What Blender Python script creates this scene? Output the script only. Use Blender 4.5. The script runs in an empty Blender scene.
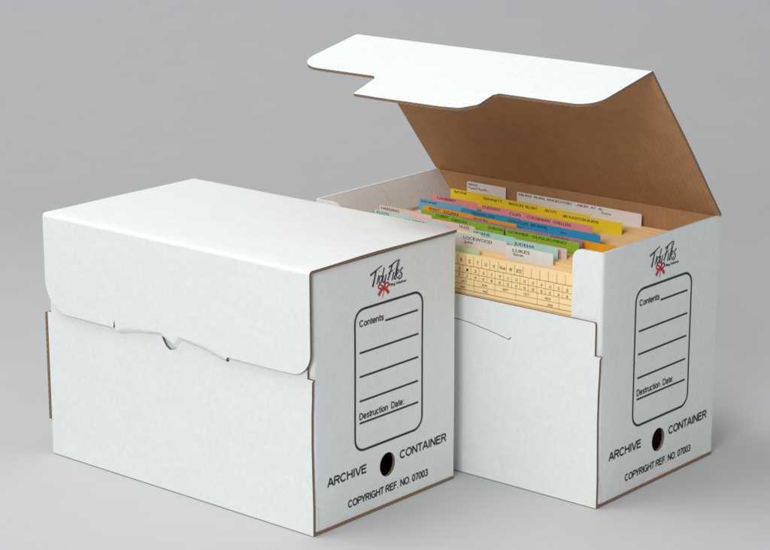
import bpy, bmesh, math, random
from mathutils import Vector, Matrix, noise
random.seed(7)
SC = bpy.context.scene
COL = SC.collection
mm = 0.001
L, W, H, T = 432.0, 250.0, 302.5, 3.5       # box length, depth, height, board thickness (mm)

# ------------------------------------------------------------------ materials
def new_mat(name):
    m = bpy.data.materials.new(name); m.use_nodes = True
    nt = m.node_tree; b = nt.nodes['Principled BSDF']
    return m, nt, b
def mottled(name, col, rough, amount=0.03, scale=60.0, bump=0.05, bump_scale=900.0, spec=0.4, stripes=None, streak=None, board=0.0):
    """paper like surface: slight tone mottling, fibre grain, optional corrugation ribs showing through"""
    m, nt, b = new_mat(name)
    N, K = nt.nodes, nt.links
    tc = N.new('ShaderNodeTexCoord')
    n1 = N.new('ShaderNodeTexNoise'); n1.inputs['Scale'].default_value = scale; n1.inputs['Detail'].default_value = 5
    K.new(tc.outputs['Object'], n1.inputs['Vector'])
    mp = N.new('ShaderNodeMapRange'); mp.inputs[1].default_value = .3; mp.inputs[2].default_value = .7
    mp.inputs[3].default_value = 1 - amount; mp.inputs[4].default_value = 1 + amount
    K.new(n1.outputs[0], mp.inputs[0])
    last = mp.outputs[0]
    if streak:                                   # fibre streaks of recycled paper
        ms = N.new('ShaderNodeMapping'); ms.inputs['Scale'].default_value = streak[0]
        K.new(tc.outputs['Object'], ms.inputs['Vector'])
        n3 = N.new('ShaderNodeTexNoise'); n3.inputs['Scale'].default_value = 1.0; n3.inputs['Detail'].default_value = 3
        K.new(ms.outputs[0], n3.inputs['Vector'])
        m3 = N.new('ShaderNodeMapRange'); m3.inputs[1].default_value = .3; m3.inputs[2].default_value = .7
        m3.inputs[3].default_value = 1 - streak[1]; m3.inputs[4].default_value = 1 + streak[1]
        K.new(n3.outputs[0], m3.inputs[0])
        mu = N.new('ShaderNodeMath'); mu.operation = 'MULTIPLY'
        K.new(last, mu.inputs[0]); K.new(m3.outputs[0], mu.inputs[1]); last = mu.outputs[0]
    vm = N.new('ShaderNodeVectorMath'); vm.operation = 'SCALE'; vm.inputs[0].default_value = col
    K.new(last, vm.inputs['Scale'])
    K.new(vm.outputs[0], b.inputs['Base Color'])
    b.inputs['Roughness'].default_value = rough
    b.inputs['Specular IOR Level'].default_value = spec
    n2 = N.new('ShaderNodeTexNoise'); n2.inputs['Scale'].default_value = bump_scale; n2.inputs['Detail'].default_value = 3
    K.new(tc.outputs['Object'], n2.inputs['Vector'])
    h = n2.outputs[0]
    if stripes:
        axis, period, amt = stripes
        sp = N.new('ShaderNodeSeparateXYZ'); K.new(tc.outputs['Object'], sp.inputs[0])
        ml = N.new('ShaderNodeMath'); ml.operation = 'MULTIPLY'; ml.inputs[1].default_value = 2 * math.pi / (period * mm)
        K.new(sp.outputs[axis], ml.inputs[0])
        sn = N.new('ShaderNodeMath'); sn.operation = 'SINE'; K.new(ml.outputs[0], sn.inputs[0])
        ma = N.new('ShaderNodeMath'); ma.operation = 'MULTIPLY_ADD'; ma.inputs[1].default_value = amt
        K.new(sn.outputs[0], ma.inputs[0]); K.new(h, ma.inputs[2]); h = ma.outputs[0]
    bp = N.new('ShaderNodeBump'); bp.inputs['Strength'].default_value = bump; bp.inputs['Distance'].default_value = 0.001
    K.new(h, bp.inputs['Height'])
    if board:                                    # slow undulation of the board and its dents
        n4 = N.new('ShaderNodeTexNoise'); n4.inputs['Scale'].default_value = 22; n4.inputs['Detail'].default_value = 2.5
        K.new(tc.outputs['Object'], n4.inputs['Vector'])
        b2 = N.new('ShaderNodeBump'); b2.inputs['Strength'].default_value = board; b2.inputs['Distance'].default_value = .006
        K.new(n4.outputs[0], b2.inputs['Height']); K.new(b2.outputs[0], bp.inputs['Normal'])
    K.new(bp.outputs[0], b.inputs['Normal'])
    return m
M_white = mottled('white_liner', (.752, .780, .771), .55, .03, 170, .13, 700, board=.22)
M_inner = mottled('shaded_white_liner', (.66, .64, .61), .7, .03, 120, .13, 700, stripes=('Y', 7.2, .35))  # white liner again, the weaker light inside the box put into its colour
M_kraft = mottled('kraft_liner', (.47, .245, .112), .75, .06, 60, .28, 800, spec=.25, stripes=('X', 7.2, .55), streak=((70, 700, 700), .07), board=.25)
M_manila = mottled('manila_card', (.94, .69, .355), .7, .03, 90, .06, 900, spec=.25)
M_ink = mottled('black_ink', (.018, .018, .02), .5, .15, 300, .02)
M_red = mottled('red_ink', (.55, .012, .018), .5, .08, 300, .02)
M_tabink = mottled('typed_ink', (.05, .045, .045), .6, .15, 900, .02)
M_tableink = mottled('brown_ruling_ink', (.10, .06, .035), .6, .12, 900, .02)

# cut edge of corrugated board: two liners and a wavy fluting sheet between them
M_edge, nt, b = new_mat('corrugated_cut_edge')
N, K = nt.nodes, nt.links
uv = N.new('ShaderNodeUVMap'); sp = N.new('ShaderNodeSeparateXYZ'); K.new(uv.outputs[0], sp.inputs[0])
def mth(op, a, b_=None, c=None):
    n = N.new('ShaderNodeMath'); n.operation = op
    for i, v in enumerate((a, b_, c)):
        if v is None: continue
        if isinstance(v, (int, float)): n.inputs[i].default_value = v
        else: K.new(v, n.inputs[i])
    return n.outputs[0]
wave = mth('SINE', mth('MULTIPLY', sp.outputs[0], 2 * math.pi / 7.2))
dist = mth('ABSOLUTE', mth('SUBTRACT', mth('SUBTRACT', sp.outputs[1], .5), mth('MULTIPLY', wave, .30)))
flute = mth('LESS_THAN', dist, .13)
liner = mth('GREATER_THAN', mth('ABSOLUTE', mth('SUBTRACT', sp.outputs[1], .5)), .38)
paper = mth('MAXIMUM', flute, liner)
mx = N.new('ShaderNodeMix'); mx.data_type = 'RGBA'
mx.inputs['A'].default_value = (.16, .10, .06, 1); mx.inputs['B'].default_value = (.33, .22, .14, 1)  # darker tone paints the shade in the hollows between flutes
nz = N.new('ShaderNodeTexNoise'); nz.inputs['Scale'].default_value = 300
K.new(mth('MULTIPLY', paper, mth('MULTIPLY_ADD', nz.outputs[0], .6, .55)), mx.inputs['Factor'])
K.new(mx.outputs['Result'], b.inputs['Base Color']); b.inputs['Roughness'].default_value = .85

def paint(name, rgb): return mottled(name, rgb, .55, .03, 120, .04, 900)
TABCOL = dict(
    white=paint('white_tab', (.88, .86, .82)), yellow=paint('yellow_tab', (.92, .71, .02)), pink=paint('rose_tab', (.90, .32, .32)),
    sky=paint('light_blue_tab', (.16, .47, .70)), blue=paint('blue_tab', (.025, .35, .63)), orange=paint('orange_tab', (.94, .40, .01)), purple=paint('purple_tab', (.54, .22, .46)),
    green=paint('green_tab', (.31, .54, .03)), blush=paint('pale_pink_tab', (.92, .64, .62)), aqua=paint('aqua_tab', (.50, .80, .74)),
    cream=paint('cream_tab', (.92, .85, .52)), grey=paint('grey_white_tab', (.76, .72, .66)), mint=paint('mint_tab', (.52, .70, .42)))

# ------------------------------------------------------------------ helpers
def link(name, me, parent=None, mats=()):
    o = bpy.data.objects.new(name, me); COL.objects.link(o)
    for m in mats: me.materials.append(m)
    if parent: o.parent = parent
    return o
def empty(name, loc, rz=0.0):
    o = bpy.data.objects.new(name, None); COL.objects.link(o)
    o.location = loc; o.rotation_euler = (0, 0, rz); o.empty_display_size = .05
    return o
def tag(o, label, cat, group=None):
    o['label'] = label; o['category'] = cat
    if group: o['group'] = group

class Path:
    """outer face profile of a folded sheet: straight runs joined by round folds; outside lies right of travel"""
    def __init__(s, pts, r=4.0):
        s.seg = []; a = 0.0
        P = [Vector(p) for p in pts]; cur = P[0]; s.folds = []
        for i in range(1, len(P)):
            d = (P[i] - P[i-1]).normalized()
            if i < len(P) - 1:
                d2 = (P[i+1] - P[i]).normalized()
                ang = math.atan2(d.x * d2.y - d.y * d2.x, d.dot(d2))
                cut = r * math.tan(abs(ang) / 2); end = P[i] - d * cut
            else: end, ang = P[i], 0.0
            ln = (end - cur).length
            s.seg.append(('l', a, a + ln, cur.copy(), d.copy())); a += ln
            if ang:
                n = Vector((-d.y, d.x)) * (1 if ang > 0 else -1)
                c = end + n * r; al = r * abs(ang)
                s.seg.append(('a', a, a + al, c, (end - c), ang)); s.folds.append((a, a + al)); a += al
                cur = P[i] + d2 * cut
        s.length = a
    def at(s, a):
        for g in s.seg:
            if a <= g[2] + 1e-6 or g is s.seg[-1]:
                if g[0] == 'l':
                    p = g[3] + g[4] * (a - g[1]); d = g[4]; return p, Vector((d.y, -d.x))
                th = g[5] * (a - g[1]) / (g[2] - g[1]); ct, st = math.cos(th), math.sin(th)
                v = g[4]; v = Vector((v.x * ct - v.y * st, v.x * st + v.y * ct))
                n = v.normalized()
                if g[5] < 0: n = -n
                return g[3] + v, n
    def cuts(s):
        r = []
        for a0, a1 in s.folds: r += [a0 + (a1 - a0) * k / 5 for k in range(6)]
        return r

def round_poly(pts):
    """pts: (x, y) or (x, y, radius) -> outline with rounded corners"""
    out = []; n = len(pts)
    for i, p in enumerate(pts):
        if len(p) == 2 or p[2] <= 0: out.append((p[0], p[1])); continue
        a, c, e = Vector(pts[i-1][:2]), Vector(p[:2]), Vector(pts[(i+1) % n][:2])
        d1, d2 = (a - c).normalized(), (e - c).normalized()
        half = math.acos(max(-1, min(1, d1.dot(d2)))) / 2
        r = p[2]; cut = r / math.tan(half)
        ctr = c + (d1 + d2).normalized() * (r / math.sin(half))
        s_, e_ = c + d1 * cut - ctr, c + d2 * cut - ctr
        ang = math.atan2(s_.x * e_.y - s_.y * e_.x, s_.dot(e_))
        for k in range(9):
            t = ang * k / 8; v = Vector((s_.x * math.cos(t) - s_.y * math.sin(t), s_.x * math.sin(t) + s_.y * math.cos(t)))
            out.append(tuple(ctr + v))
    return out
def ellipse(cx, cy, rx, ry, n=32): return [(cx + rx * math.cos(2*math.pi*k/n), cy + ry * math.sin(2*math.pi*k/n)) for k in range(n)]

def flat_fill(loops, acuts=(), bcuts=()):
    bm = bmesh.new(); es = []
    for lp in loops:
        vs = [bm.verts.new((x, y, 0)) for x, y in lp]
        es += [bm.edges.new((vs[i], vs[(i+1) % len(vs)])) for i in range(len(vs))]
    bmesh.ops.triangle_fill(bm, use_beauty=True, use_dissolve=False, edges=es)
    for ax, cs in ((0, acuts), (1, bcuts)):
        for c in cs:
            co = [0, 0, 0]; no = [0, 0, 0]; co[ax] = c; no[ax] = 1
            bmesh.ops.bisect_plane(bm, geom=bm.verts[:] + bm.edges[:] + bm.faces[:], dist=1e-4, plane_co=co, plane_no=no)
    return bm
def sheet(name, loops, fmap, parent, mats, t=T, acuts=(), bcuts=(), thick=None):
    """a cut board of real thickness: loops[0] outline, the rest holes, in flat (a, b) mm; fmap(a, b, n) -> local point in mm"""
    bm = flat_fill(loops, acuts, bcuts)
    me = bpy.data.meshes.new(name); o = bmesh.new(); uvl = o.loops.layers.uv.new('UVMap')
    F, B, co = {}, {}, {}
    for v in bm.verts:
        a, b_ = v.co.x, v.co.y; co[v] = (a, b_)
        F[v] = o.verts.new(Vector(fmap(a, b_, 0)) * mm); B[v] = o.verts.new(Vector(fmap(a, b_, -t)) * mm)
    def add(vs, uvs, mi):
        f = o.faces.new(vs); f.material_index = mi; f.smooth = True
        for lp, q in zip(f.loops, uvs): lp[uvl].uv = q
    for f in bm.faces:
        vs = list(f.verts); q = [co[v] for v in vs]
        add([F[v] for v in vs], q, 0); add([B[v] for v in reversed(vs)], q[::-1], 1)
    for e in bm.edges:
        if len(e.link_faces) == 1:
            v1, v2 = e.verts; s1, s2 = sum(co[v1]), sum(co[v2])
            ln = math.dist(co[v1], co[v2])
            if abs(s2 - s1) < ln * .4: s2 = s1 + ln
            add([F[v1], F[v2], B[v2], B[v1]], [(s1, 0), (s2, 0), (s2, 1), (s1, 1)], 2)
    bmesh.ops.recalc_face_normals(o, faces=o.faces[:])
    o.to_mesh(me); o.free(); bm.free()
    me.set_sharp_from_angle(angle=math.radians(35))
    return link(name, me, parent, mats)
def steps(a, b_, n): return [a + (b_ - a) * k / n for k in range(1, n)]

def text_bm(txt, res=3):
    """outline of a line of type as flat triangles, unit box"""
    cu = bpy.data.curves.new('type', 'FONT'); cu.body = txt; cu.resolution_u = res; cu.fill_mode = 'FRONT'
    ob = bpy.data.objects.new('type', cu); COL.objects.link(ob)
    dg = bpy.context.evaluated_depsgraph_get()
    me = bpy.data.meshes.new_from_object(ob.evaluated_get(dg)); bpy.data.objects.remove(ob)
    bm = bmesh.new(); bm.from_mesh(me); bpy.data.meshes.remove(me); bpy.data.curves.remove(cu)
    bmesh.ops.triangulate(bm, faces=bm.faces[:])
    return bm
CAP = None
def text_polys(txt, x0, x1, y, cap, bold=0.0):
    """type set between x0 and x1 on baseline y with the given cap height -> list of triangles"""
    global CAP
    if CAP is None:
        c = text_bm('H'); CAP = max(v.co.y for v in c.verts); c.free()
    bm = text_bm(txt); xs = [v.co.x for v in bm.verts]; a, z = min(xs), max(xs)
    tri = []
    for f in bm.faces:
        tri.append([(x0 + (v.co.x - a) / (z - a) * (x1 - x0), y + v.co.y / CAP * cap) for v in f.verts])
    bm.free()
    if bold:
        tri = tri + [[(x + bold, y_) for x, y_ in t] for t in tri]
    return tri
def arc(cx, cy, rx, ry, a0, a1, n=14):
    return [(cx + rx * math.cos(math.radians(a0 + (a1 - a0) * k / n)), cy + ry * math.sin(math.radians(a0 + (a1 - a0) * k / n))) for k in range(n + 1)]
lo_, hi_ = .065, .935
V_ = lambda x, y0=0, y1=1: [(x, y0), (x, y1)]
B_ = lambda x0, x1, y: [(x0, y), (x1, y)]
GLYPH = {                                            # plain grotesque capitals and small letters as single strokes: (advance, strokes)
    'A': (.72, [[(.05, 0), (.345, 1)], [(.375, 1), (.67, 0)], B_(.15, .57, .34)]),
    'R': (.72, [V_(.1), B_(.1, .42, hi_), arc(.42, .72, .20, .215, 90, -90), B_(.42, .1, .505), [(.40, .505), (.63, 0)]]),
    'C': (.74, [arc(.38, .5, .31, .437, 42, 318, 22)]), 'H': (.74, [V_(.1), V_(.64), B_(.1, .64, .53)]), 'I': (.26, [V_(.13)]),
    'V': (.68, [[(.05, 1), (.325, 0)], [(.355, 0), (.63, 1)]]), 'E': (.66, [V_(.1), B_(.1, .60, hi_), B_(.1, .56, .53), B_(.1, .61, lo_)]),
    'O': (.80, [arc(.40, .5, .33, .437, 0, 360, 28)]), 'N': (.74, [V_(.1), V_(.64), [(.115, .96), (.625, .04)]]), 'T': (.62, [B_(.02, .60, hi_), V_(.31)]),
    'P': (.66, [V_(.1), B_(.1, .40, hi_), arc(.40, .70, .20, .235, 90, -90), B_(.40, .1, .465)]),
    'Y': (.66, [[(.05, 1), (.33, .40)], [(.61, 1), (.33, .40)], V_(.33, 0, .44)]),
    'G': (.78, [arc(.39, .5, .32, .437, 42, 325, 22), V_(.665, .02, .48), B_(.40, .73, .45)]), 'F': (.60, [V_(.1), B_(.1, .56, hi_), B_(.1, .50, .52)]),
    'D': (.74, [V_(.1), B_(.1, .34, hi_), arc(.34, .5, .31, .435, 90, -90, 16), B_(.34, .1, lo_)]), '.': (.26, [V_(.13, 0, .14)]), ' ': (.28, []), ':': (.26, [V_(.13, 0, .14), V_(.13, .56, .70)]),
    '0': (.56, [arc(.28, .5, .205, .437, 0, 360, 24)]), '7': (.56, [B_(.05, .51, hi_), [(.485, .93), (.33, .55), (.22, 0)]]),
    '3': (.56, [arc(.265, .725, .175, .21, 160, -90, 14), arc(.265, .285, .205, .22, 90, -160, 16)]),
    'o': (.56, [arc(.28, .36, .205, .297, 0, 360, 24)]), 'n': (.55, [V_(.09, 0, .72), arc(.275, .43, .185, .227, 180, 0), V_(.46, 0, .43)]),
    't': (.30, [[(.14, .92), (.14, .17), (.18, .075), (.28, .06)], B_(.02, .28, .66)]), 'e': (.55, [arc(.275, .36, .205, .297, 0, 318, 22), B_(.07, .50, .36)]),
    's': (.50, [[(.43, .52), (.37, .63), (.25, .66), (.13, .61), (.11, .50), (.20, .41), (.34, .33), (.43, .24), (.40, .11), (.25, .06), (.11, .10), (.06, .21)]]),
    'r': (.34, [V_(.09, 0, .72), [(.09, .44), (.14, .59), (.22, .65), (.33, .65)]]), 'u': (.55, [V_(.09, .28, .72), arc(.275, .29, .185, .227, 180, 360), V_(.46, 0, .72)]),
    'c': (.50, [arc(.27, .36, .20, .297, 42, 318, 18)]), 'i': (.22, [V_(.11, 0, .72), V_(.11, .86, 1)]),
    'a': (.55, [[(.08, .51), (.13, .62), (.25, .66), (.37, .62), (.42, .5), (.42, .12), (.47, .0)], [(.42, .40), (.22, .36), (.10, .28), (.07, .16), (.14, .07), (.26, .065), (.36, .13), (.42, .22)]])}
def sign_polys(txt, x0, x1, y, cap, wt=.135):
    total = sum(GLYPH[c][0] for c in txt); kx = (x1 - x0) / total; x = 0; out = []
    for c in txt:
        adv, st = GLYPH[c]
        for p in st:
            P = [Vector((x0 + (x + a) * kx, y + b_ * cap)) for a, b_ in p]; n = len(P); q = []
            for i in range(n):
                d = (P[min(i+1, n-1)] - P[max(i-1, 0)]).normalized()
                if n > 8 and (P[0] - P[-1]).length < 1e-4 and i in (0, n-1): d = (P[1] - P[-2]).normalized()
                nn = Vector((-d.y, d.x)) * wt * cap / 2; q.append((tuple(P[i] + nn), tuple(P[i] - nn)))
            out += [[q[i][0], q[i+1][0], q[i+1][1], q[i][1]] for i in range(n - 1)]
        x += adv
    return out
def stroke_polys(pts, w0, w1=None):
    """brush stroke along pts with a width that runs from w0 to w1"""
    w1 = w0 if w1 is None else w1
    P = [Vector(p) for p in pts]
    if len(P) > 2:                                  # smooth through the points
        Q = []
        for i in range(len(P) - 1):
            p0, p1, p2, p3 = P[max(i-1, 0)], P[i], P[i+1], P[min(i+2, len(P)-1)]
            for k in range(5):
                t = k / 5
                Q.append(.5 * ((2*p1) + (p2-p0)*t + (2*p0-5*p1+4*p2-p3)*t*t + (3*p1-p0-3*p2+p3)*t**3))
        P = Q + [P[-1]]
    n = len(P); l_, r_ = [], []
    for i in range(n):
        d = (P[min(i+1, n-1)] - P[max(i-1, 0)]).normalized(); nn = Vector((-d.y, d.x))
        w = (w0 + (w1 - w0) * i / (n - 1)) / 2
        l_.append(tuple(P[i] + nn * w)); r_.append(tuple(P[i] - nn * w))
    return [[l_[i], l_[i+1], r_[i+1], r_[i]] for i in range(n - 1)]
def seg_line(x0, y0, x1, y1, w, n=8):
    P = [(x0 + (x1-x0)*k/n, y0 + (y1-y0)*k/n) for k in range(n+1)]
    d = Vector((x1-x0, y1-y0)).normalized(); nn = Vector((-d.y, d.x)) * w / 2
    return [[tuple(Vector(P[k])+nn), tuple(Vector(P[k+1])+nn), tuple(Vector(P[k+1])-nn), tuple(Vector(P[k])-nn)] for k in range(n)]
def printed(name, polys, fmap, parent, mat, lift=.22):
    """ink lying on the board: follows the board's own surface"""
    bm = bmesh.new()
    for k, p in enumerate(polys):
        vs = [bm.verts.new(Vector(fmap(x, y, lift)) * mm) for x, y in p]
        try: bm.faces.new(vs)
        except ValueError: pass
    me = bpy.data.meshes.new(name); bm.to_mesh(me); bm.free()
    return link(name, me, parent, [mat])

# ------------------------------------------------------------------ the archive boxes
def slit_z(s):
    P = [(96, 178), (128, 178.3), (165, 186), (201, 190.4), (209.5, 178.6), (233.2, 190.2), (267.6, 185.8), (302, 178.6), (335, 176)]
    if s <= P[0][0]: return P[0][1]
    for (s0, z0), (s1, z1) in zip(P, P[1:]):
        if s <= s1: return z0 + (z1 - z0) * (s - s0) / (s1 - s0)
    return P[-1][1]
def sm(x): x = max(0.0, min(1.0, x)); return x * x * (3 - 2 * x)

def archive_box(loc, rz, is_open, seed):
    root = empty('archive_box', loc, rz)
    BX, BY = L / 2, W / 2                        # local frame: +x towards the printed end, -y towards the front; s = distance from that end
    def wob(a, b_, k, amp): return amp * noise.noise(Vector((a / 130 + seed * 7.1, b_ / 130 + k * 3.7, k)))
    # bottom: two lapped boards
    for z1, ins in ((1.85, 0.0), (3.7, .3)):
        sheet('bottom_panel', [[(-1+ins, T+.2), (L+.5-ins, T+.2), (L+.5-ins, W-.8), (-1+ins, W-.8)]],
              lambda a, b_, n, z1=z1: (BX - a, b_ - BY, z1 + n), root, [M_kraft, M_white, M_edge], t=1.8)
    # front panel with the locking slit and the half-moon finger notch
    def f_front(a, b_, n): return (BX - a, -BY - n + wob(a, b_, 1, .35) * sm((221 - b_) / 60), b_)
    out = round_poly([(-.8, 1.0), (-1.0, 34), (-.2, 62), (.7, 104), (.5, 140), (-.5, 162), (-.8, 179.5), (-2.8, 182.5), (6, 182.5), (6, 221.5, 2.5), (L-6, 221.5, 2.5), (L-6, 182.5), (L+.3, 182.5), (L+.3, 1.0)])
    lo = [(124, 182.3), (126.5, 178.6), (145, 182.6), (165, 186), (183, 188.8), (201, 190.4), (209, 179.2), (214, 176), (221, 174.6), (227, 178), (231.5, 184), (233.4, 189.9), (250, 188.2), (267.6, 185.6), (285, 182.4), (303, 178.2)]
    hi = [(303.5, 180.2), (285, 185.4), (267.6, 188.4), (250, 190.8), (233.4, 192.6), (201, 193), (183, 191.4), (165, 188.4), (145, 185), (128, 180.6)]
    if is_open:
        lo = [(123.5, 183), (126.5, 178.8), (145, 182.6), (165, 186), (183, 188.8), (201, 190.4), (233.4, 189.9), (250, 188.2), (267.6, 185.6), (285, 182.4), (303, 178.2)]
        hi = [(303.6, 179.4), (285, 183.3), (267.6, 186.5), (250, 189.0), (233.4, 190.7), (201, 191.2), (183, 189.6), (165, 186.8), (145, 183.4), (127.3, 179.8), (124.5, 183.2)]
    sheet('front_panel', [out, lo + hi], f_front, root, [M_white, M_kraft, M_edge], acuts=steps(0, L, 14), bcuts=steps(0, 221, 7))
    # end panels, each one board with a return folded round the front corner
    def end_panel(side):
        x = BX * side; y0 = -BY + T + .35; ret = 42.0
        if side > 0: pth = Path([(x - ret, y0), (x, y0), (x, BY)], 4.2)
        else: pth = Path([(x, BY), (x, y0), (x + ret, y0)], 4.2)
        A = pth.length
        off = (A - W) if side > 0 else 0  # a = off + v on the printed end
        def f(a, b_, n):
            p, nr = pth.at(a); w = wob(a, b_, 2 + side, .7) * sm(b_ / 60) * sm((H - b_) / 30) if n > -9 else 0
            v = abs(p.y - y0); w *= sm(v / 60)
            p = p + nr * (n + w)
            return (p.x, p.y, b_)
        ol = [(0, 3.9), (A, 3.9), (A, H, 1.0), (0, H, 12)] if side > 0 else [(0, 3.9), (A, 3.9), (A, H, 12), (0, H, 1.0)]
        hole = [ellipse(off + 128.6, 50.8, 13.6, 14.4)] if side > 0 else []
        o = sheet('end_panel', [round_poly(ol)] + hole, f, root, [M_white, M_white, M_white], acuts=pth.cuts() + steps(50, A, 7) , bcuts=steps(0, H, 7))
        if hole:                                    # raw rim of the finger hole
            o.data.materials.append(M_edge)
            for p in o.data.polygons:
                c = p.center
                if p.material_index == 2 and abs(c.z - .0508) < .0155 and abs(c.y - (128.6 - BY) * mm) < .0150: p.material_index = 3
        return o, (lambda v, z, n: f(off + v, z, n))
    ep, fe = end_panel(1)
    if is_open: ep['label'] = 'printed end panel facing right, white fold along its open top'
    end_panel(-1)
    # print on the end panel
    fr = []
    q = round_poly([(72.1, 79.7, 15), (190.5, 79.7, 15), (190.5, 245.3, 15), (72.1, 245.3, 15)])
    for i in range(len(q)):
        p0, p1 = q[i], q[(i+1) % len(q)]
        fr += seg_line(*p0, *p1, 2.8, max(1, int(math.dist(p0, p1) / 12)))
    printed('printed_frame', fr, fe, ep, M_ink)
    for x0, x1, z in ((124.2, 182.3, 223.6), (79.8, 183.4, 195.0), (79.8, 183.4, 167.1), (79.8, 182.8, 138.4), (79.8, 183.3, 112.4)):
        printed('printed_rule', seg_line(x0, z, x1, z, 2.3), fe, ep, M_ink)
    for tx, x0, x1, z, cap, bd in (('Contents', 79.6, 121.6, 225.0, 7.6, .20), ('Destruction  Date:', 79, 158, 116.4, 7.8, .19),
                                   ('ARCHIVE', 24.8, 92, 51.4, 10.0, .21), ('CONTAINER', 150.5, 236, 51.2, 10.0, .21), ('COPYRIGHT REF. NO. 07003', 59.5, 202, 17.2, 8.6, .205)):
        printed('printed_lettering', sign_polys(tx, x0, x1, z, cap, bd), fe, ep, M_ink)
    lg = []
    for pts, w0, w1 in (
        ([(98.6, 281.0), (108, 284.6), (119, 288.8)], 1.7, .8), ([(108.6, 284.5), (106, 276), (102.6, 267.0)], 1.5, 2.0),           # T
        ([(113.6, 278.5), (111.5, 273), (109.6, 268.6)], 1.5, 1.1), ([(114.8, 282.4), (115.2, 283.4)], 1.0, .9),                    # i
        ([(119.0, 276.5), (115.4, 276.2), (113.6, 271.6), (115, 268.6), (118.4, 272.6), (120.4, 277)], 1.0, .9), ([(122.6, 285.6), (119.8, 277), (117.4, 268.6)], 1.4, 1.0),   # d
        ([(121.6, 276.6), (119.8, 271), (121.6, 268.6), (124.2, 273), (126.0, 277.4)], 1.1, .9), ([(126.0, 277.4), (123.2, 267), (120.6, 262), (118.6, 262.8)], 1.2, .7),      # y
        ([(130.6, 284.0), (137, 286.6), (145.4, 289.9)], 1.6, .8), ([(136.6, 286.6), (133, 278), (128.4, 269.6)], 1.5, 1.5), ([(129.6, 277.0), (134, 278.4), (138, 279.6)], 1.2, .8),   # F
        ([(139.2, 277), (137.2, 272), (135.8, 267.8)], 1.5, 1.0), ([(140.0, 280.4), (140.4, 281.2)], .9, .9),                       # i
        ([(138.6, 268.6), (143, 276), (148.6, 287.6), (147.2, 289.6), (144.6, 284), (141.8, 274), (141.0, 268.6), (143.2, 268.8)], .9, 1.0),   # l
        ([(142.6, 272.6), (147.0, 275.4), (147.4, 278.2), (144.6, 277), (143.8, 271.6), (146.4, 268.8), (150, 272)], 1.0, .9),       # e
        ([(155.0, 279.8), (151.6, 277.6), (150.6, 275.0), (153.2, 272.0), (152.0, 268.6), (147.4, 267.0)], 1.2, 1.2)):               # s
        lg += stroke_polys(pts, w0 * 1.5, w1 * 1.5)
    lg += text_polys('Filing Solutions', 131.6, 160.5, 261.9, 3.2, .35)
    printed('printed_logo', lg, fe, ep, M_ink)
    bow = []
    for pts, w0, w1 in (
        ([(121.4, 262.0), (117.5, 266.2), (113.6, 267.2), (112.6, 264.4), (115.6, 262.4), (121.4, 261.6)], 1.7, 1.7),
        ([(121.4, 262.0), (125.0, 266.6), (128.8, 267.0), (130.0, 264.2), (127.0, 262.2), (121.4, 261.6)], 1.7, 1.7),
        ([(121.0, 261.4), (117.2, 260.2), (112.6, 255.2)], 2.0, 3.4), ([(121.8, 261.4), (125.4, 259.8), (130.0, 254.6)], 2.0, 3.4), ([(119.6, 262), (123.2, 262)], 3.2, 3.2)):
        bow += stroke_polys(pts, w0 * 1.3, w1 * 1.25)
    bm_l = {'k': 0}
    def fe_l(x, y, n):
        bm_l['k'] += 1; return fe(x, y, n + (bm_l['k'] // 4) * .004)
    printed('printed_bow', bow, fe_l, ep, M_red, .24)
    printed('printed_bow_stem', stroke_polys([(122.0, 259.6), (121.2, 255.6), (119.4, 251.2)], 1.3, .8), fe, ep, M_ink)
    # back panel, lid and tucked front flap: one board, folded
    def f_back(a, b_, n): return (BX - a, BY - .3 + n, b_)
    sheet('back_panel', [[(T+.3, 4.6), (L-T-.3, 4.6), (L-T-.3, H-1), (T+.3, H-1)]], f_back, root, [M_white, M_kraft, M_edge])
    y_h, z_h = W, H + 1.4
    if is_open: th, ph = 2.262, 3.345
    else: th, ph = math.pi, 1.5 * math.pi + .004
    ln = 252.0 if is_open else W + T + 1.2
    z0 = z_h if is_open else H + T + .4
    p0 = Vector((y_h, z0)); p1 = p0 + Vector((math.cos(th), math.sin(th))) * ln; p2 = p1 + Vector((math.cos(ph), math.sin(ph))) * 200
    pth = Path([p0, p1, p2], 4.4)
    fa0, fa1 = pth.folds[0]; fold = (fa0 + fa1) / 2
    def f_lid(a, s, n):
        p, nr = pth.at(a)
        w = 0.0
        if is_open: w = 2.2 * math.sin(math.pi * sm(a / fa0)) * (1 if a < fa0 else 0) * (.4 + .6 * math.cos((s - L/2) / L * 2.4)) - wob(a, s, 6, 1.0) * (a < fa0)
        else:
            if a < fa0: w = (1.6 * math.exp(-((a - 150) / 60) ** 2) * math.exp(-s / 90) + wob(a, s, 6, .5)) * sm((fa0 - a) / 40) * sm(a / 30)
            else:
                w = wob(a, s, 7, .5) * sm((a - fa1) / 40)
                if a > fa1 and 104 < s < 314:
                    d = p.y - slit_z(s)                 # height above the slit: the tongue dips behind the front panel
                    k = min(sm((s - 104) / 22), sm((314 - s) / 6))
                    w -= k * (3.7 * sm((4.2 - d) / 4) + 4.6 * sm((.2 - d) / 4))
        p = p + nr * (n + w)
        return (BX - s, p.x - BY, p.y)
    sl, sr = (L + 2.6 if is_open else L - 2.6), -2.4
    sheet('lid', [[(0, sr), (fa1, sr), (fa1, sl), (0, sl)]], f_lid, root, [M_white, M_kraft, M_edge], acuts=steps(0, fa0, 9) + pth.cuts(), bcuts=steps(sr, sl, 12))
    E0 = fold + 120.0
    tongue = [(E0, 311.5), (E0-9, 309.3), (E0-9, 308.9), (E0, 308.4), (E0+6.5, 302), (E0+54, 293), (E0+57, 292), (E0+58, 250), (E0+57, 165), (E0+54, 140, 10), (E0+38, 125.5, 10), (E0+18, 127.5), (E0+6.5, 128.5), (E0, 124)]
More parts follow.
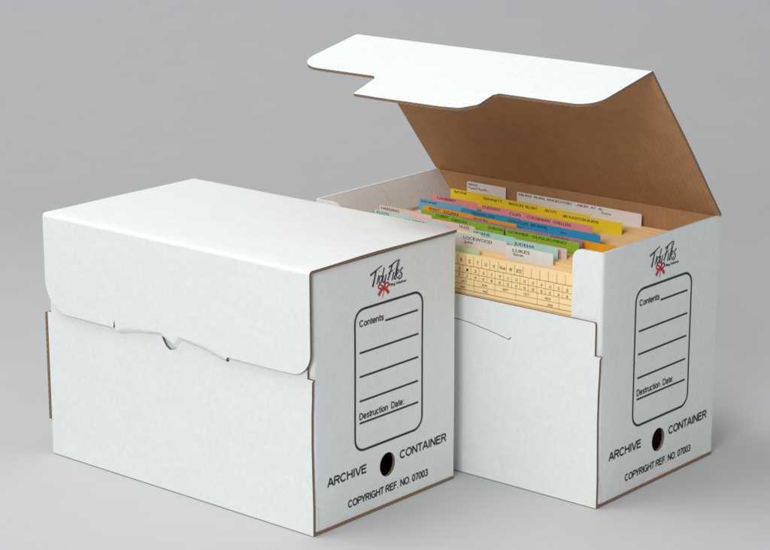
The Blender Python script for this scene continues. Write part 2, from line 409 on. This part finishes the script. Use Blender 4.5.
    if is_open: tongue = [q for q in tongue if abs(q[0] - E0 + 9) > .1 and q != (E0, 311.5)]
    flap = round_poly([(fa1, sr), (E0-1.5, sr, 27), (E0, 60)] + [(q[0], q[1]) + tuple(q[2:]) for q in tongue[::-1]] + [(E0, sl, 38), (fa1, sl)])
    fb = steps(sr, sl, 12) if is_open else [104, 110, 116, 122, 126, 130, 138, 150, 165, 180, 195, 199, 201, 203, 205, 207, 209.5, 212, 215, 219, 223, 227, 230, 233, 236, 240, 255, 270, 285, 300, 304, 306, 308, 310, 312, 314] + [30, 60, 340, 380, 410]
    fc = steps(fa1, E0, 5) if is_open else [E0 - 14 + 1.0 * k for k in range(30)] + [E0 + 20, E0 + 30, E0 + 42, E0 - 80, E0 - 50, E0 - 26]
    fl = sheet('front_flap', [flap], f_lid, root, [M_white, M_kraft, M_edge], acuts=fc, bcuts=fb)
    # short white lug at the foot of the printed end's front corner
    sheet('corner_lug', [round_poly([(4.6, 4.8), (8.9, 4.8, 1), (8.6, 34.5, 1.5), (4.6, 33.5)])], lambda a, b_, n: (BX + .75 + n, a - BY, b_), root, [M_white, M_white, M_white], t=.7)
    # lapped side lock standing proud of the far end
    def f_lock(a, b_, n): return (-BX - .9 + n - .5 * math.sin(math.pi * b_ / 180), a - BY, b_)
    sheet('side_lock', [round_poly([(1.5, 44), (70, 37, 12), (70, 180, 12), (1.5, 180)])], lambda a, b_, n: (-BX - 7.0 - n * 1.0, a - BY, b_), root, [M_kraft, M_kraft, M_edge], t=6.4)
    if is_open:                                     # inner lining folded in over the far end, in two halves
        ip = Path([(-BX + T + .2, H - .6), (-BX + 31, H - 34), (-BX + 31, H - 130)], 3.0)
        def f_in(a, v, n):
            p, nr = ip.at(a); p = p - nr * (n - .0)
            return (p.x, v - BY, p.y)
        iq = Path([(BX - T - .2, H - .6), (BX - 57, H - 47)], 3.0)  # unseen near flap, added to keep light from above out of the finger hole
        def f_light_block(a, v, n):
            p, nr = iq.at(a); p = p + nr * n
            return (p.x, v - BY, p.y)
        sheet('inner_flap', [[(0, 42), (iq.length, 42), (iq.length, W - T - .8), (0, W - T - .8)]], f_light_block, root, [M_inner, M_inner, M_inner], t=2.2)
        for v0, v1 in ((7, 124.6), (126.4, W - T - .8)):
            sheet('inner_flap', [[(0, v0), (ip.length, v0), (ip.length, v1), (0, v1)]], lambda a, v, n: f_in(a, v, n), root, [M_inner, M_inner, M_inner], t=2.2, acuts=ip.cuts(), bcuts=steps(v0, v1, 4))
    return root

A1, A2 = 0.70472, 0.69677
def base_centre(x, y, a):
    e1 = Vector((-math.cos(a), math.sin(a), 0)); e2 = Vector((math.sin(a), math.cos(a), 0))
    return Vector((x, y, 0)) + e1 * (L / 2 * mm) + e2 * (W / 2 * mm)
box1 = archive_box(base_centre(-.08034, 2.29017, A1), -A1, False, 1)
tag(box1, 'closed white cardboard archive box with its front flap tucked into a slit', 'archive box', 'white archive boxes')
box2 = archive_box(base_centre(.24177, 2.37703, A2), -A2, True, 2)
tag(box2, 'open white cardboard archive box with raised lid, full of tabbed index cards', 'archive box', 'white archive boxes')

# ------------------------------------------------------------------ the cards standing in the open box
C2 = base_centre(.24177, 2.37703, A2)
e1 = Vector((-math.cos(A2), math.sin(A2), 0)); e2 = Vector((math.sin(A2), math.cos(A2), 0))
S0, S1 = 36.0, 389.0                                  # ends of every card, as distance from the printed end
SM = (S0 + S1) / 2
def turn(v):                                         # the pack is skewed a little in the box
    P = [(0, 0.0), (10, .002), (60, .030), (200, .034), (243, .012)]
    for (a, b_), (c, d) in zip(P, P[1:]):
        if v <= c: return b_ + (d - b_) * (v - a) / (c - a)
    return .012
def card_root(name, v):
    t = turn(v)
    loc = C2 + e1 * ((SM - L / 2) * mm) + e2 * ((v - W / 2) * mm) + Vector((0, 0, 5.4 * mm))
    return empty(name, loc, -A2 - t)
def plate(name, loops, parent, mat, y=0.0, t=.45, bow=0.0):
    return sheet(name, loops, lambda a, b_, n: (SM - a, y - n + bow * math.sin(math.pi * (a - S0) / (S1 - S0)), b_ - 5.4), parent, [mat, mat, mat], t=t, acuts=steps(S0, S1, 8) if bow else ())
def s_near(v): return S0 if v < 36 else (44.0 if abs(v - 101) < 1 else 62.0)
def top_z(v): return 274.5 if v > 26 else 266.5 + (v - 6) * .4
RJ = random.Random(11)
def divider(v, s_l, s_r, col, lines, label, tabtop=None, zb=None, lw=None):
    """manila divider card with a coloured tab from s_l (far) to s_r (near)"""
    r = card_root('divider_card', v)
    r.rotation_euler.y = RJ.uniform(-.0032, .0032); r.location.z += RJ.uniform(-.1, .7) * mm
    zb = top_z(v) if zb is None else zb; zt = 288.6 if tabtop is None else tabtop
    plate('card_sheet', [round_poly([(s_near(v), 5.6), (s_near(v), zb, 2), (s_r, zb), (s_l, zb), (S1 - 16, zb), (S1, zb - 14), (S1, 5.6)])], r, M_manila)
    tb = plate('tab', [round_poly([(s_r, zb - 7), (s_r, zt, 1.6), (s_l, zt, 1.6), (s_l, zb - 7)])], r, TABCOL[col], y=-.10, t=.65)
    for tx, a, b_, dz, cap in lines:
        z = zt - dz
        # seen from the front the far end (large s) is on the left
        cap *= 1.18; P = text_polys(tx, -a - .3, -b_ + .3, z - cap + .3, cap, .25)
        bm_map = lambda x, y, n: (SM + x, -.10 - n, y - 5.4)
        printed('tab_lettering', P, bm_map, tb, M_tabink, .12)
    tag(r, label, 'divider card', 'tabbed divider cards in the open box')
    return r
D = divider
# back to front
D(241, 379, 315, 'white', [('ABDUL', 377, 361, 2.2, 2.6), ('Yusuf Pacific', 377, 345, 6.8, 2.4)], 'divider card with a short white tab reading ABDUL, rearmost at the far left', 292.2)
D(238.5, 296, 104, 'white', [('ABUKEI  ALAN  ANGELOVSKI', 294, 211, 1.8, 2.6), ('- ABUKI  AT  AL', 205, 162, 1.8, 2.6), ('Kama', 163, 150, 6.4, 2.0)], 'divider card with a long white tab standing in front of the brown back wall', 290.5)
D(203, 379, 296, 'yellow', [('BAYNE', 372, 352, 2.0, 2.8)], 'divider card with a yellow tab reading BAYNE')
D(199.5, 330, 228, 'yellow', [('BENNETT', 320, 290, 2.4, 2.9)], 'divider card with a yellow tab reading BENNETT')
D(196, 284, 150, 'yellow', [('BENSON  BLUNT', 277, 232, 2.4, 2.9), ('BOYD', 219, 200, 2.4, 2.9)], 'divider card with a yellow tab reading BENSON BLUNT and BOYD')
D(190, 196, 97, 'yellow', [('BROUGHTON BURNS', 186, 132, 3.0, 2.9)], 'divider card with a yellow tab reading BROUGHTON BURNS, rightmost of the yellow tabs')
D(160, 373, 300, 'pink', [('CANBERRY', 366, 335, 1.6, 2.9)], 'divider card with a rose pink tab reading CANBERRY')
D(158, 292, 214, 'pink', [('CUDDIHY', 290, 262, 1.6, 2.7), ('CLIFF', 247, 229, 3.4, 2.7)], 'divider card with a rose pink tab reading CUDDIHY and CLIFF')
D(153, 226, 117, 'pink', [('COUSINERIS  CHELLEN', 216, 150, 2.4, 2.9)], 'divider card with a rose pink tab reading COUSINERIS CHELLEN, rightmost of the rose pink tabs')
D(132, 373, 294, 'sky', [('DENNIS', 370, 345, 2.0, 2.5)], 'divider card with a light blue tab at the far left of the blue row')
D(127.5, 300, 206, 'blue', [('FRANKLYN', 282, 248, 2.4, 2.9)], 'divider card with a blue tab reading FRANKLYN')
D(124, 240, 84, 'blue', [('DOUGLAS  BRUNNE', 222, 163, 2.2, 2.9), ('Jim', 143, 134, 4.4, 2.0)], 'divider card with a blue tab reading DOUGLAS BRUNNE')
D(111, 348, 268, 'orange', [('EDDY', 338, 322, 1.6, 2.8), ('EGAN', 314, 292, 2.2, 2.8)], 'divider card with an orange tab reading EDDY and EGAN', 287.4)
D(107, 284, 196, 'orange', [('ELSON', 262, 242, 1.8, 2.8)], 'divider card with an orange tab reading ELSON', 287.0)
D(101, 122, 46, 'orange', [('EVANS', 112, 98, 2.4, 2.4)], 'divider card with a wide orange tab at the right, beside the white corner return', 285.0)
D(93, 322, 88, 'purple', [('FREW', 306, 290, 1.6, 2.7), ('FOSTER', 134, 108, 1.8, 2.9)], 'divider card with a purple tab reading FOSTER', 287.0)
D(84, 330, 262, 'green', [('GIBBS', 306, 284, 1.6, 2.9)], 'divider card with a green tab at the left end of the green row')
D(80, 282, 196, 'green', [('GIBSON', 278, 254, 1.8, 2.9), ('GORDON', 220, 198, 2.4, 2.9)], 'divider card with a green tab reading GIBSON and GORDON')
D(77, 192, 82, 'green', [('GORMER', 188, 157, 2.0, 2.9), ('GUGLIELMINO', 151, 101, 2.2, 2.9)], 'divider card with a green tab reading GORMER and GUGLIELMINO')
D(68, 386, 300, 'blush', [('HARDING', 383, 354, 1.6, 2.9)], 'divider card with a pale pink tab reading HARDING', 288.4)
D(72.5, 372, 326, 'mint', [], 'divider card with a pale green tab showing as a thin strip behind HARDING', 289.4)
D(62, 318, 226, 'blush', [('HULEJ', 250, 236, 1.6, 2.8)], 'divider card with a pale pink tab reading HULEJ', 287.6)
D(54.5, 230, 160, 'aqua', [('HOANE', 222, 198, 1.8, 3.0)], 'divider card with an aqua tab reading HOANE', 286.5)
D(50, 166, 81, 'blush', [], 'divider card with a pale pink tab just behind the aqua tab reading JUDEHA', 286.6)
D(47, 375, 318, 'aqua', [('FLOYD', 371, 352, 1.6, 2.7)], 'divider card with an aqua tab reading FLOYD, leftmost of the aqua tabs')
D(44, 325, 256, 'aqua', [('HAWKINS', 321, 290, 1.8, 2.8)], 'divider card with an aqua tab reading HAWKINS')
D(39.5, 170, 87, 'aqua', [('JUDEHA', 150, 121, 3.0, 3.0)], 'divider card with an aqua tab reading JUDEHA, rightmost of the aqua tabs')
D(34, 330, 196, 'cream', [], 'divider card with a long cream tab without lettering', 288.2)
D(27, 231, 151, 'grey', [('LOCKWOOD', 215, 173, 2.6, 3.3), ('John', 214, 202, 8.0, 2.6)], 'divider card with a greyish white tab reading LOCKWOOD', 287.2)
D(20, 149, 80, 'grey', [('LUKES', 138, 114, 3.0, 3.3), ('Sarah', 137, 123, 8.0, 2.6)], 'divider card with a greyish white tab reading LUKES', 286.4, 273.0)
D(12.5, 240, 180, 'mint', [], 'divider card with a plain mint green tab, just behind the ruled front card', 275.6, 265.8)

used = [241, 238.5, 203, 199.5, 196, 190, 160, 158, 153, 132, 127.5, 124, 111, 107, 101, 93, 84, 80, 77, 68, 72.5, 62, 54.5, 50, 47, 44, 39.5, 34, 27, 20, 12.5]
v = 9.2; k = 0
while v < 236:
    if min(abs(v - u) for u in used) > .95:
        zb = top_z(v) + random.uniform(-2.2, .5)
        r = card_root('manila_card', v)
        me = plate('manila_card', [round_poly([(s_near(v) + random.uniform(0, 2), 5.6), (s_near(v) + random.uniform(0, 2), zb, 2), (S1 - 16 - random.uniform(0, 3), zb + random.uniform(-.8, .8), 2), (S1, zb - 14), (S1, 5.6)])], None, M_manila)
        me.matrix_world = Matrix.Translation(r.location) @ Matrix.Rotation(-A2 - turn(v), 4, 'Z'); bpy.data.objects.remove(r); me.name = 'manila_card'
        tag(me, 'plain buff manila card without a tab, packed between the tabbed divider cards', 'index card', 'plain manila cards in the open box')
        k += 1
    v += 1.75 + random.uniform(-.25, .3)

# front card with its printed ruling
r = card_root('record_card', 6.2)
tag(r, 'buff manila record card printed with a letter and month table, foremost in the open box', 'index card')
cs = plate('card_sheet', [round_poly([(S0 + 2, 5.6), (S0 + 2, 272.0, 2), (S1, 269.0, 2), (S1, 5.6)])], r, M_manila)
fm = lambda x, y, n: (SM + x, -n, y - 5.4)
ru = []
for z, w in ((256, .55), (247, .5), (240, .45), (232.8, .45), (226, .6), (221.5, .4)): ru += seg_line(-S1 + 4, z - .6, -S0 - 6, z + .8, w, 1)
for i in range(32):
    s = 208 - 12 * (i - 16) - 11.4
    if S0 + 6 < s < S1 - 4:
        ru += seg_line(-s, 256, -s, 268.4 if s < 190 else 267.4, .45, 1)
        ru += seg_line(-s - 4, 240, -s - 4, 256, .35, 1)
for i in range(14):
    s = 183.5 - 30.6 * (i - 7)
    if S0 + 6 < s < S1 - 4: ru += seg_line(-s, 226, -s, 240, .4, 1)
printed('printed_ruling', ru, fm, cs, M_tableink, .08)
tx = []
for i, ch in enumerate('DEFGHIJKLMNOPQRSTUV'): s = 202.8 - 12 * (i - 14); tx += text_polys(ch, -s - 1.5, -s + 1.5, 259.6, 4.2, .25)
for ch, s, w in (('Von', 142.5, 8.4), ('W', 130.4, 4.2), ('XYZ', 118.6, 8.0)): tx += text_polys(ch, -s - w/2, -s + w/2, 259.8, 4.2, .25)
for i in range(31):
    s = 208 - 12 * (i - 16) - 14
    if S0 + 8 < s < S1 - 6:
        tx += text_polys('%d' % (i % 16 * 2 + 1), -s - 1.2, -s + 1.2, 249.2, 3.3, .2)
        tx += text_polys('%d' % (i % 16 * 2 + 2), -s - 1.2, -s + 1.2, 241.8, 3.3, .2)
for i, ch in enumerate(('JAN', 'FEB', 'MAR', 'APR', 'MAY', 'JUNE', 'JULY', 'AUG', 'SEPT', 'OCT', 'NOV', 'DEC')):
    s = 168.2 - 30.6 * (i - 7)
    if S0 + 10 < s < S1 - 8: tx += text_polys(ch, -s - 4, -s + 4, 234.8, 3.0, .15)
for ch, s in (('MAY', 200), ('AUG', 167), ('NOV', 73)): tx += text_polys(ch, -s - 3.6, -s + 3.6, 227.6, 2.9, .15)
printed('printed_lettering', tx, fm, cs, M_tableink, .10)

# ------------------------------------------------------------------ paper sweep, light, camera
M_sweep = mottled('grey_paper', (.512, .514, .522), .8, .012, 14, .03, 500, spec=.2)
bm = bmesh.new(); prof = [(-1.5, 0), (3.9, 0)]
R_ = 1.6
for k in range(1, 25): t = math.pi / 2 * k / 24; prof.append((3.9 + R_ * math.sin(t), R_ * (1 - math.cos(t))))
prof.append((3.9 + R_, 4.2))
rows = [[bm.verts.new((x, y, z)) for x in (-5, 5)] for y, z in prof]
for a, b_ in zip(rows, rows[1:]):
    f = bm.faces.new((a[0], a[1], b_[1], b_[0])); f.smooth = True
me = bpy.data.meshes.new('ground'); bm.to_mesh(me); bm.free()
g = link('ground', me, None, [M_sweep]); g['kind'] = 'structure'

def area(name, loc, target, size, power, col=(1, 1, 1)):
    d = bpy.data.lights.new(name, 'AREA'); d.shape = 'SQUARE'; d.size = size; d.energy = power; d.color = col
    o = bpy.data.objects.new(name, d); COL.objects.link(o); o.location = loc
    o.rotation_euler = (Vector(target) - Vector(loc)).to_track_quat('-Z', 'Y').to_euler()
    return o
area('key_softbox', (-1.36, -1.06, 2.25), (0, 2.5, .15), 1.5, 84)
area('overhead_softbox', (-1.0, 2.35, 2.8), (0, 2.6, 0), 1.5, 44)
wd = bpy.data.worlds.new('World'); SC.world = wd; wd.use_nodes = True
bg = wd.node_tree.nodes['Background']; bg.inputs[0].default_value = (.97, .985, 1, 1); bg.inputs[1].default_value = .49

cam = bpy.data.cameras.new('camera'); co = bpy.data.objects.new('camera', cam); COL.objects.link(co)
cam.sensor_width = 36; cam.lens = 36 * 2197.48 / 770; cam.clip_end = 60; cam.clip_start = .05
co.location = (0, 0, .90315); co.rotation_euler = (math.pi / 2 - .25693, 0, 0)
SC.camera = co
vs = SC.view_settings; SC.display_settings.display_device = 'sRGB'
vs.view_transform = 'Standard'; vs.look = 'None'; vs.exposure = 0; vs.gamma = 1
SC.render.engine = 'CYCLES'
SC.cycles.max_bounces = 8; SC.cycles.diffuse_bounces = 6
